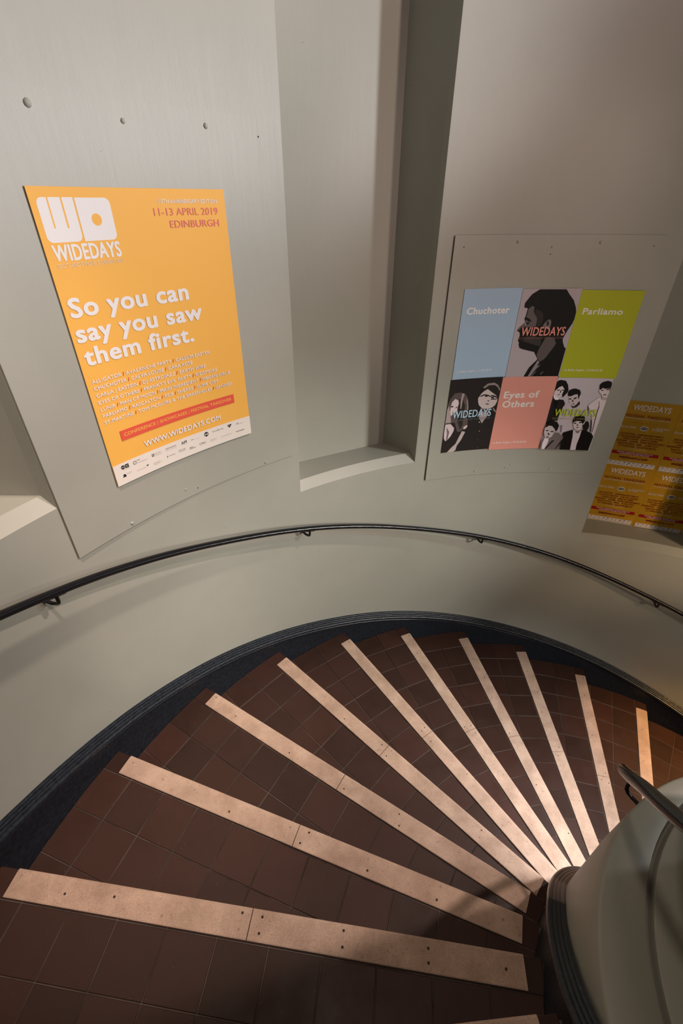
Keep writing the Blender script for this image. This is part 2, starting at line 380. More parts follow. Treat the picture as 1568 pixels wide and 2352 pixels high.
def build_step(k):
    z = -k*H; root = empty('stair_step', (*to_world(k, 1.6, 0), z-H))
    tag(root, STEP_LABELS[k], 'step', 'tiled steps of the spiral stair')
    e, n = frame(k)
    # slab: grout bed, fine subdivision along its length so the curved ends stay round
    def W(s, p): return to_world(k, s, p)
    mb = MB()
    s_edges = [SJ + TS*j for j in range(2, -13, -1)]
    cells = []
    rows = [0.0, .085]+[.085+.169*i for i in range(1, 6)]
    for ri in range(len(rows)-1):
        for si in range(len(s_edges)-1):
            s1, s0 = s_edges[si], s_edges[si+1]
            cells.append((ri, s0, s1, rows[ri], rows[ri+1]))
    slab = MB(); 
    for ri, s0, s1, p0, p1 in cells:
        q = clip_region([W(s0, p0+(.012 if ri == 0 else 0)), W(s1, p0+(.012 if ri == 0 else 0)), W(s1, p1), W(s0, p1)], k, 0)
        if len(q) > 2 and area(q) > 1e-5: prism(slab, q, z-H+.0005, z-.0028)
    bed = slab.obj('tread_bed', M_GROUT, root)
    for ri, s0, s1, p0, p1 in cells:
        g0 = GAP
        q0 = [W(s0+g0, p0+(g0 if ri else 0)), W(s1-g0, p0+(g0 if ri else 0)), W(s1-g0, p1-g0), W(s0+g0, p1-g0)]
        q = clip_region(q0, k)
        if len(q) < 3 or area(q) < 3.5e-4: continue
        mb = MB(); prism(mb, q, z-(.012 if ri else .03), z+random.uniform(-.0006, .0004), .0016)
        mb.obj('nosing_tile' if ri == 0 else 'tile', M_TILE, root)
    # riser under the nosing
    mb = MB(); si, so = .70, math.sqrt(R_OUT**2-D0**2)
    A, B = W(.676, .028), W(so, .028)
    mb.poly([(*A, z-H), (*B, z-H), (*B, z-.02), (*A, z-.02)]); A2, B2 = W(.676, .04), W(so, .04)
    mb.poly([(*A2, z-.02), (*B2, z-.02), (*B2, z-H), (*A2, z-H)])
    mb.obj('riser', M_TILE, root)
    # anti-slip strips in two lengths
    for s0, s1 in ((.742, 1.6065), (1.6095, 2.452)):
        prof = [(.080, -.001), (.080, .0032), (.077, .0045), (.012, .0048), (.004, .0040), (-.0015, .0012), (-.0035, -.004), (-.0035, -.012), (-.0005, -.012)]
        mb = MB(); N = 6
        rws = []
        for i in range(N+1):
            s = s0+(s1-s0)*i/N; rws.append([(*W(s, p), z+h) for p, h in prof])
        mb.grid([r[::-1] for r in rws]); mb.poly([(*W(s0, p), z+h) for p, h in prof]); mb.poly([(*W(s1, p), z+h) for p, h in prof][::-1])
        st = mb.obj('anti_slip_strip', M_STRIP, root)
        rnd = random.Random(k*31+int(s0*10))
        marks = [(1.572, .018, 0), (1.572, .056, 0), (1.304, .02, 1), (1.303, .058, 0), (1.035, .018, 0), (1.035, .056, 0), (.80, .04, 1)] if s0 < 1 else [(2.43, .018, 1), (2.25, .045, 0), (1.90, .058, 0), (1.64, .018, 0), (1.64, .056, 1), (2.08, .03, 1)]
        for (s, p, kind) in marks:
            if rnd.random() < .22 and k != 1: continue
            s += rnd.uniform(-.012, .012) if k != 1 else 0; p += rnd.uniform(-.006, .006); rr = .0034 if k > 2 else .0042
            if rnd.random() < .35: kind = 1-kind
            c = W(s, p); mb = MB(); ring = [(c[0]+rr*cos(t*pi/4), c[1]+rr*sin(t*pi/4), z+.0049+(.0006 if kind else .0002)) for t in range(8)]
            mb.poly(ring); mb.grid([[(x, y, z+.0040) for x, y, _ in ring], ring], closed=True)
            sc = mb.obj('screw', M_STUD if kind else M_HOLE); sc.parent = st
    return root
for k in range(0, 12): build_step(k)

# ------------------------------------------------------------------ handrails
R_RAIL = RW - .063
RAIL_Z = [(a, z) for a, z in reversed([(159.0, 0.725), (155.9, 0.68), (152.4, 0.632), (148.4, 0.577), (143.9, 0.501), (138.7, 0.421), (133.0, 0.334), (126.7, 0.248), (119.9, 0.15), (112.6, 0.044), (105.1, -0.06), (97.5, -0.155), (89.8, -0.258), (82.1, -0.365), (74.6, -0.479), (67.3, -0.584), (62.6, -0.646)])]
RAIL_OFF = [(a, z-nosing_z(a)) for a, z in RAIL_Z]
def rail_z(a): a2 = min(max(a, 63), 158); return nosing_z(a) + sum(interp(a2+d, RAIL_OFF) for d in (-5, -2.5, 0, 2.5, 5))/5
def build_outer_rail():
    root = empty('handrail', cyl(R_RAIL, 118, rail_z(118)))
    tag(root, 'long black painted handrail curving along the outer wall on hooked brackets', 'handrail')
    path = [cyl(R_RAIL, a, rail_z(a)) for a in [44+i*1.5 for i in range(96)]]
    mb = MB(); mb.tube(path, .0148, 14); mb.obj('rail', M_RAIL, root, smooth=True)
    for az in (155.1, 126.0, 96.75, 66.3):
        zr = rail_z(az); mb = MB()
        pts = [(R_RAIL, az, zr-.010), (R_RAIL+.001, az, zr-.038), (R_RAIL+.004, az, zr-.050), (R_RAIL+.013, az, zr-.058), (R_RAIL+.030, az+.15, zr-.058), (R_RAIL+.066, az+.3, zr-.050)]
        mb.tube([cyl(*p) for p in pts], .0068, 10)
        mb.tube([cyl(R_RAIL, az+d, rail_z(az+d)-.0125) for d in (-.9, -.7, 0, .7, .9)], [.004, .0075, .008, .0075, .004], 8)
        mb.tube([cyl(RW-.006, az+.3, zr-.050), cyl(RW+.002, az+.3, zr-.050)], .010, 12)
        mb.obj('bracket', M_RAIL, root, smooth=True)
build_outer_rail()
INR_R = .752
INR_ABV = [(105, 1.180), (112, 1.190), (130, 1.235), (150, 1.272), (230, 1.275)]
def inr_z(a): return nosing_z(a)+interp(a, INR_ABV)
def build_inner_rail():
    root = empty('handrail', cyl(INR_R, 160, inr_z(160)))
    tag(root, 'short black inner handrail rising over the newel wall and ending in mid air', 'handrail')
    path = [cyl(INR_R, a, inr_z(a)) for a in [111.0+i*2 for i in range(50)]]
    mb = MB(); mb.tube([path[0]+(path[0]-path[1])*.28, path[0]]+path, [.006, .0142]+[.0145]*len(path), 14); mb.obj('rail', M_RAIL, root, smooth=True)
    az = 112.6; zr = inr_z(az); mb = MB()
    pts = [(INR_R, az, zr-.010), (INR_R+.001, az, zr-.055), (INR_R-.002, az, zr-.072), (INR_R-.012, az, zr-.082), (INR_R-.030, az, zr-.083), (.690, az, zr-.078)]
    mb.tube([cyl(*p) for p in pts], .0072, 10); mb.obj('bracket', M_RAIL, root, smooth=True)
    # far end outside the frame turns down on to the newel top
    a_end = 111.0+98; pe = path[-1]; mb = MB()
    mb.tube([pe, pe+Vector((.0, .0, -.05)), cyl(.60, a_end, pe.z-.3), cyl(.60, a_end, .248)], .0145, 10); mb.obj('post', M_RAIL, root, smooth=True)
build_inner_rail()

# ------------------------------------------------------------------ wall panels
def arc_sheet(mb, rL, rR, thick, azL, azR, zt, zb, step=.5):
    n = max(2, round((azL-azR)/step)); azs = [azL+(azR-azL)*i/n for i in range(n+1)]
    R_ = lambda a: rL+(rR-rL)*(azL-a)/(azL-azR)
    front = [[cyl(R_(a), a, zt) for a in azs], [cyl(R_(a), a, zb) for a in azs]]
    back = [[cyl(R_(a)+thick, a, zt) for a in azs], [cyl(R_(a)+thick, a, zb) for a in azs]]
    mb.grid(front); mb.grid([back[1], back[0]])
    mb.grid([back[0], front[0]]); mb.grid([front[1], back[1]])
    for i in (0, -1): mb.poly([front[0][i], front[1][i], back[1][i], back[0][i]])
def dome(mb, r, az, z, rad, h, seg=10):
    c = cyl(r, az, z); n = -cyl(1, az, 0); t = Vector((-n.y, n.x, 0)); u = Vector((0, 0, 1)); rows = []
    for i in range(4):
        ph = i/3*pi/2; rr = rad*cos(ph)+1e-4; hh = h*sin(ph)
        rows.append([c+n*hh+(t*cos(2*pi*j/seg)+u*sin(2*pi*j/seg))*rr for j in range(seg)])
    mb.grid(rows, closed=True); mb.poly(rows[-1])
def build_panel(label, azL, azR, zt, zb, screws, holes):
    RL, RR = RW-.008, RW-.0042; rs = lambda a: RL+(RR-RL)*(azL-a)/(azL-azR)+.0001
    mb = MB(); arc_sheet(mb, RL, RR, .0032, azL, azR, zt, zb)
    o = mb.obj('wall_panel', M_PANEL); tag(o, label, 'panel')
    for az, z, rd in screws:
        mb = MB(); dome(mb, rs(az), az, z, rd, rd*.55); s = mb.obj('screw', M_PANEL, smooth=True); s.parent = o
    for az, z in holes:
        mb = MB(); dome(mb, rs(az), az, z, .0032, .0004, 8); s = mb.obj('screw', M_HOLE); s.parent = o; s['label'] = 'small dark unpainted screw'
    return o
build_panel('large painted panel screwed to the wall, behind the orange poster', 151.70, 127.05, 2.016, .688,
    [(145.04, 1.979, .0105), (139.21, 1.966, .0075), (132.91, 1.976, .0085), (146.44, .704, .0075), (130.65, .700, .0065), (140.42, .731, .005)], [(128.43, 1.960), (139.2, 1.9655), (139.1, .713)])
build_panel('smaller painted panel screwed to the wall, behind the six small posters', 107.25, 83.15, 1.641, .312,
    [(99.71, 1.612, .008), (90.17, 1.608, .008), (95.6, 1.589, .006), (99.67, .336, .006), (88.49, .338, .006), (94.42, .369, .0045)], [(95.61, 1.557), (106.08, 1.592), (84.3, 1.595), (95.23, .350)])

# ------------------------------------------------------------------ lettering
_glyph = {}
def glyph(ch, bold):
    key = (ch, bold)
    if key in _glyph: return _glyph[key]
    def tris(s):
        c = bpy.data.curves.new('t', 'FONT'); c.body = s; c.size = 1; c.offset = bold; c.resolution_u = 3
        o = bpy.data.objects.new('t', c); me = o.to_mesh(); me.calc_loop_triangles()
        vs = [(v.co.x, v.co.y) for v in me.vertices]; ts = [tuple(t.vertices) for t in me.loop_triangles]
        o.to_mesh_clear(); bpy.data.objects.remove(o); bpy.data.curves.remove(c); return vs, ts
    def wid(s): vs, _ = tris(s); xs = [v[0] for v in vs]; return max(xs)-min(xs)
    adv = wid('H'+ch+'H')-wid('HH') if ch != ' ' else wid('H H')-wid('HH')
    if ch == ' ': vs, ts, x0 = [], [], 0
    else:
        vs, ts = tris(ch); hv, _ = tris('H'+ch)
    _glyph[key] = (vs, ts, adv); return _glyph[key]
def capheight(bold): 
    vs, _, _ = glyph('H', bold); return max(v[1] for v in vs)
class Tri(list):
    def __init__(s, pts, h=0.0): super().__init__(pts); s.h = h
def text_tris(s, u0, u1, vb, cap, bold=.0, only=None, skip=None, shear=0.0):
    """BOLD flat triangles of a line of text whose ink runs from u0 to u1 on baseline vb (v grows downwards)"""
    weight = bold; bold = min(bold, 0.0)
    x = 0; items = []
    for ch in s:
        vs, ts, adv = glyph(ch, bold); items.append((ch, x, vs, ts)); x += adv+weight*.9
    allx = [x+v[0] for ch, x, vs, ts in items for v in vs]; xa, xb = min(allx), max(allx)
    sx = (u1-u0)/(xb-xa); sy = cap/capheight(bold); out = []
    for ch, x, vs, ts in items:
        if only and ch not in only: continue
        if skip and ch in skip: continue
        for t in ts: out.append([(u0+(x+vs[i][0]-xa)*sx+shear*vs[i][1]*sy, vb-vs[i][1]*sy) for i in t])
    if weight > 0:      # heavier strokes: the same letters printed again a hair's breadth around
        n = 8 if weight > .025 else 4; d = weight*sy*.95; base = out; out = [Tri(t) for t in base]
        for i in range(n):
            a = 2*pi*(i+.5)/n; dx, dy = d*cos(a), d*sin(a)*.7; out += [Tri([(p[0]+dx, p[1]+dy) for p in t], (i+1)*.000012) for t in base]
    return out
def poly_tris(pts):
    from mathutils.geometry import tessellate_polygon
    return [[pts[i] for i in t] for t in tessellate_polygon([[Vector((p[0], p[1], 0)) for p in pts]])]
def rect(u0, v0, u1, v1): return poly_tris([(u0, v0), (u1, v0), (u1, v1), (u0, v1)])
def disc(u, v, r, rv=None, n=16): return poly_tris([(u+r*cos(2*pi*i/n), v+(rv or r)*sin(2*pi*i/n)) for i in range(n)])
def ring(u, v, r0, r1, n=18):
    out = []
    for i in range(n):
        a, b = 2*pi*i/n, 2*pi*(i+1)/n
        P = [(u+r*cos(t), v+r*sin(t)) for r, t in ((r0, a), (r1, a), (r1, b), (r0, b))]; out += [[P[0], P[1], P[2]], [P[0], P[2], P[3]]]
    return out
def rrect(u0, v0, u1, v1, r, corners=(1, 1, 1, 1), n=6):   # corners TL TR BR BL
    pts = []
    for (cx, cy, a0), on in zip(((u0+r, v0+r, pi), (u1-r, v0+r, 1.5*pi), (u1-r, v1-r, 0), (u0+r, v1-r, .5*pi)), corners):
        if on: pts += [(cx+r*cos(a0+i/n*pi/2), cy+r*sin(a0+i/n*pi/2)) for i in range(n+1)]
        else: pts.append((u0 if cx < (u0+u1)/2 else u1, v0 if cy < (v0+v1)/2 else v1))
    return poly_tris(pts)
def slice_bands(tris, w):
    out = []
    for t in tris:
        a = min(p[0] for p in t); b = max(p[0] for p in t); i0 = math.floor(a/w+1e-9); i1 = math.floor(b/w-1e-9)
        if i0 >= i1: out.append(t); continue
        for i in range(i0, i1+1):
            q = clip(clip(list(t), 1, 0, (i+1)*w), -1, 0, -i*w)
            if len(q) > 2: out.append(q)
    return out
BAND_W = .02
class Sheet:
    """a sheet of paper; mapping turns (u right, v down, lift) into a point"""
    def __init__(s, mapping, curved): s.map = mapping; s.curved = curved; s.layer = 0
    def print(s, name, layers, root, lift=None):
        mb = MB(); mats = []
        for tris, col in layers:
            if not tris: continue
            s.layer += 1; h = s.layer*.00012
            m = ink(col)
            if m not in mats: mats.append(m)
            mi = mats.index(m)
            
            for t0 in tris:
                hh = h+getattr(t0, 'h', 0)
                for t in (slice_bands([t0], BAND_W) if s.curved else [t0]): mb.poly([s.map(u, v, hh) for u, v in t], mi)
        o = mesh_obj(name, mb.v, mb.f, None, None, mats=mats, fmat=mb.m)
        if root is not None: o.parent = root
        return o
def cyl_map(r, az0, z0):
    def f(u, v, h):      # facets every BAND_W in u: all layers share the same chords
        i = math.floor(u/BAND_W+1e-9); t = u/BAND_W-i
        A = cyl(r-h, az0-degrees(i*BAND_W/r), z0-v)
        if t < 1e-6: return A
        B = cyl(r-h, az0-degrees((i+1)*BAND_W/r), z0-v); return A.lerp(B, t)
    return f
def paper(name, mp, u0, v0, u1, v1, col, curved, thick=.0012, rough=.46):
    us = [u0]+[i*BAND_W for i in range(math.floor(u0/BAND_W)+1, math.ceil(u1/BAND_W))]+[u1] if curved else [u0, u1]
    us = [u for i, u in enumerate(us) if i == 0 or u-us[i-1] > 1e-6]
    mb = MB(); fr = [[mp(u, v0, 0) for u in us], [mp(u, v1, 0) for u in us]]; bk = [[mp(u, v0, -thick) for u in us], [mp(u, v1, -thick) for u in us]]
    mb.grid(fr); mb.grid([bk[1], bk[0]]); mb.grid([bk[0], fr[0]]); mb.grid([fr[1], bk[1]])
    for i in (0, -1): mb.poly([fr[0][i], fr[1][i], bk[1][i], bk[0][i]])
    return mb.obj(name, ink(col, rough))

# ------------------------------------------------------------------ big orange poster
ORANGE, CREAM, WHITE, CORAL, RED = (.93, .49, .10), (.84, .77, .72), (.86, .83, .84), (.80, .20, .16), (.80, .11, .07)
BLACK, GREY = (.03, .028, .03), (.36, .34, .33)
def build_big_poster():
    mp = cyl_map(RW-.0125, 146.72, 1.806); S = Sheet(mp, True)
    root = paper('poster', mp, 0, 0, .6445, .924, ORANGE, True, .0015)
    tag(root, 'large orange music convention poster with white slogan on the left wall panel', 'poster')
    B = .018
    # logo: a W and a D made of rounded blocks
    W_ = rrect(.018, .0245, .1215, .1325, .016, (1, 0, 1, 1))
    slots = rect(.047, .024, .0512, .0976)+rect(.0853, .024, .0903, .0980)
    Dd = rrect(.1263, .0253, .2312, .1330, .016, (0, 1, 1, 0))
    S.print('logo', [(W_, WHITE), (slots, ORANGE), (Dd, WHITE), (disc(.1785, .0795, .0155, n=28), ORANGE),
        (text_tris('WIDEDAYS', .0225, .2312, .1785, .0395, .03), WHITE), (text_tris("SCOTLAND'S MUSIC CONVENTION", .0225, .2337, .1962, .0107, .004), (.88, .72, .50))], root)
    S.print('date_text', [(text_tris('10TH ANNIVERSARY EDITION', .3967, .6126, .0392, .0102, .02), WHITE), (text_tris('11-13 APRIL 2019', .3723, .6113, .0733, .0203, .012), CORAL),
        (text_tris('EDINBURGH', .4229, .6111, .1082, .0203, .012), CORAL)], root)
    S.print('slogan', [(text_tris('So you can', .0200, .4440, .3306, .0518, .045), WHITE), (text_tris('say you saw', .0165, .4869, .4036, .0518, .045), WHITE),
        (text_tris('them first.', .0205, .4362, .4766, .0518, .045), WHITE)], root)
    L = [('ALLIGATOR / AVALANCHE PARTY / CALLUM EASTER', .0192, .4959, .5369), ('CHUCHOTER / CALVA LOUISE / CARA ROSE', .0195, .4142, .5599), ('CARLA J EASTON / DJ ASTROJAZZ / EARTH WIRE', .0200, .4693, .5844),
         ("EYES OF OTHERS / FRANKY'S EVIL PARTY / KIDSMOKE", .0208, .5179, .6092), ('LUNIR / MAN OF MOON / MAIN INGREDIENT / MEGAN AIRLIE', .0210, .5756, .6333), ('PARLIAMO / RASCALTON / ROE / SHEARS / SLIME CITY', .0212, .5159, .6570),
         ('ST.MARTiiNS / TOM MCGUIRE & THE BRASSHOLES / VANIVES', .0205, .5770, .6814)]
    lw, lr = [], []
    for s, a, b, v in L: lw += text_tris(s, a, b, v, .0119, .022, skip='/'); lr += text_tris(s, a, b, v, .0119, .022, only='/')
    S.print('lineup_text', [(lw, WHITE), (lr, RED)], root)
    S.print('red_band', [(rect(.0641, .7225, .5782, .7605), RED), (text_tris('CONFERENCE | SHOWCASES | FESTIVAL TAKEOVER', .0776, .5652, .7466, .0123, .016), ORANGE)], root)
    S.print('web_address', [(text_tris('WWW.WIDEDAYS.COM', .1451, .4990, .8159, .0210, .028), WHITE)], root)
    S.print('sponsor_panel', [(rect(0, .8395, .6445, .924), CREAM)], root)
    bk = disc(.0376, .8577, .0082)+rect(.0465, .850, .0620, .8655)+text_tris('PRS', .0984, .111, .857, .0046, .01)+disc(.1645, .8575, .0026)+disc(.1705, .8575, .0026)+disc(.1645, .8640, .0026)+disc(.1705, .8640, .0026)
    bk += text_tris('ticketmaster', .2248, .2749, .8592, .0052, .02)+text_tris('AiM', .2991, .3239, .8642, .0115, .03)+text_tris('EmuBands', .4509, .5058, .8613, .0068, -.004)
    bk += poly_tris([(.528, .851), (.548, .850), (.547, .856), (.538, .8655), (.529, .858)])+disc(.4201, .859, .0105)+text_tris('AB', .5705, .585, .8625, .0085, -.01)
    bk += poly_tris([(.027, .8975), (.0305, .892), (.030, .888), (.036, .884), (.0415, .8895), (.0425, .8975)])+poly_tris([(.1295, .8885), (.1420, .8885), (.1357, .895)])
    bk += text_tris('FOCUS', .2811, .3113, .8915, .0085, .0)+text_tris('CMU', .3802, .4104, .8980, .0105, .0)+text_tris('THE SKINNY', .5659, .6111, .8973, .0052, .03)+poly_tris([(.2285, .884), (.2235, .892), (.2262, .892), (.2235, .899), (.2300, .8895), (.2270, .8895)])
    bk += text_tris('interchange', .2334, .2621, .8925, .0042, .01)
    gy = ring(.0876, .8595, .004, .0082)+text_tris('Foundation', .0986, .1394, .8672, .0058, -.01)+text_tris('BRITISH', .1762, .2037, .8606, .0052, -.005)+text_tris('COUNCIL', .1762, .2058, .8681, .0052, -.005)
    gy += text_tris('NEW MUSIC', .2255, .2754, .8672, .0055, -.02)+text_tris('Edinburgh Napier', .0886, .129, .8969, .0042, -.01)+text_tris('TENEMENT TV', .5010, .5449, .8966, .0040, .0)+ring(.495, .8955, .0030, .0040)
    for j in range(4): gy += rect(.1605, .893+j*.003, .1605+(.034, .03, .038, .028)[j], .8938+j*.003)
    gy += rect(.3459, .856, .3475, .8655)+rect(.3490, .858, .3560, .8605)+rect(.3490, .862, .3882, .8628)+rect(.3306, .8895, .348, .8935)+rect(.3306, .8952, .3602, .8990)
    for j in range(4): gy += rect(.4327, .8900+j*.0025, .455, .8907+j*.0025)
    gy += ring(.4600, .895, .0038, .0046)+rect(.0345, .8695, .066, .8702)+rect(.0445, .885, .068, .8856)+rect(.0445, .888, .066, .8886)+rect(.0445, .891, .064, .8916)+rect(.589, .8605, .606, .8625)+rect(.2811, .8935, .3113, .8942)+rect(.2985, .8665, .328, .8671)
    wh = rect(.0315, .8568, .0437, .8585)+rect(.050, .855, .0590, .8563)+rect(.0500, .8600, .0570, .8612)+text_tris('M', .4140, .4262, .8640, .0085, .03)+text_tris('PPL', .5325, .5440, .8580, .0032, .02)
    S.print('sponsor_logos', [(bk, BLACK), (gy, GREY), (wh, CREAM)], root)
build_big_poster()

# ------------------------------------------------------------------ six small posters
PROFILE=[((0.024,0.021,0.021),[(0.0916,0.0031),(0.2342,0.004),(0.2556,0.0272),(0.2876,0.0566),(0.3083,0.0918),(0.3162,0.1137),(0.3207,0.1499),(0.3123,0.1724),(0.2956,0.2096),(0.2824,0.2503),(0.2873,0.268),(0.3025,0.2947),(0.3139,0.3022),(0.3122,0.4623),(0.1096,0.4597),(0.1296,0.4063),(0.1672,0.362),(0.1613,0.3511),(0.1376,0.3203),(0.1073,0.3137),(0.0665,0.3038),(0.047,0.2958),(0.0393,0.2793),(0.0388,0.2675),(0.0294,0.257),(0.0324,0.2468),(0.0347,0.2295),(0.0294,0.2135),(0.0154,0.2074),(0.0141,0.2017),(0.0231,0.1863),(0.0492,0.1643),(0.0407,0.1445),(0.0449,0.1335),(0.0476,0.0938),(0.0266,0.0894),(0.026,0.0678),(0.0416,0.044),(0.0552,0.0257),(0.0761,0.0128)]),
((0.23,0.189,0.193),[(0.0692,0.082),(0.0828,0.0876),(0.0859,0.1122),(0.0955,0.1261),(0.1099,0.1402),(0.114,0.1626),(0.1135,0.1852),(0.0836,0.1904),(0.0578,0.187),(0.0332,0.1893),(0.0255,0.2034),(0.0176,0.2032),(0.0231,0.1863),(0.0492,0.1643),(0.0483,0.1475),(0.0515,0.1226),(0.0517,0.098)]),
((0.077,0.06,0.056),[(0.0917,0.0986),(0.1146,0.1044),(0.1365,0.1184),(0.1468,0.1462),(0.1431,0.18),(0.1204,0.1882),(0.1099,0.1402),(0.0918,0.1233)]),
((0.291,0.239,0.239),[(0.1682,0.1577),(0.1786,0.1508),(0.1882,0.1522),(0.1952,0.1635),(0.1965,0.1834),(0.1941,0.1976),(0.1859,0.2018),(0.1678,0.1916),(0.1512,0.1872),(0.1588,0.1688)]),
((0.054,0.042,0.04),[(0.1704,0.1605),(0.1789,0.1578),(0.1843,0.1748),(0.1783,0.1846),(0.1711,0.1746)]),
((0.037,0.028,0.028),[(0.0414,0.1473),(0.0487,0.1364),(0.0732,0.1479),(0.0847,0.1593),(0.0735,0.1619),(0.0524,0.1517)]),
((0.045,0.034,0.034),[(0.0546,0.1672),(0.0704,0.1619),(0.0744,0.1718),(0.0613,0.1758)]),
((0.867,0.775,0.775),[(0.0504,0.1722),(0.0538,0.1677),(0.0559,0.1743),(0.0527,0.1762)]),
((0.103,0.082,0.077),[(0.0699,0.2375),(0.1198,0.2356),(0.1546,0.2493),(0.1654,0.267),(0.162,0.2907),(0.1312,0.2813),(0.0971,0.2718),(0.0563,0.2606)]),
((0.205,0.166,0.17),[(0.2021,0.2396),(0.236,0.2501),(0.2509,0.2767),(0.2401,0.3005),(0.2253,0.3276),(0.2126,0.3518),(0.1973,0.367),(0.183,0.3736),(0.1684,0.3605),(0.1559,0.3358),(0.1619,0.3027),(0.1733,0.2731),(0.1849,0.2453)]),
((0.384,0.328,0.372),[(0.17,0.3666),(0.183,0.3761),(0.1737,0.4009),(0.1916,0.3911),(0.1784,0.4198),(0.1701,0.4387),(0.1559,0.4608),(0.1328,0.4603),(0.1406,0.4381),(0.1508,0.413)]),
((0.037,0.03,0.03),[(0.1687,0.4196),(0.1883,0.3948),(0.1784,0.4198),(0.1526,0.4607),(0.1477,0.4606)]),
((0.267,0.23,0.248),[(0.2036,0.4424),(0.219,0.4267),(0.219,0.433),(0.2085,0.4488)]),
]
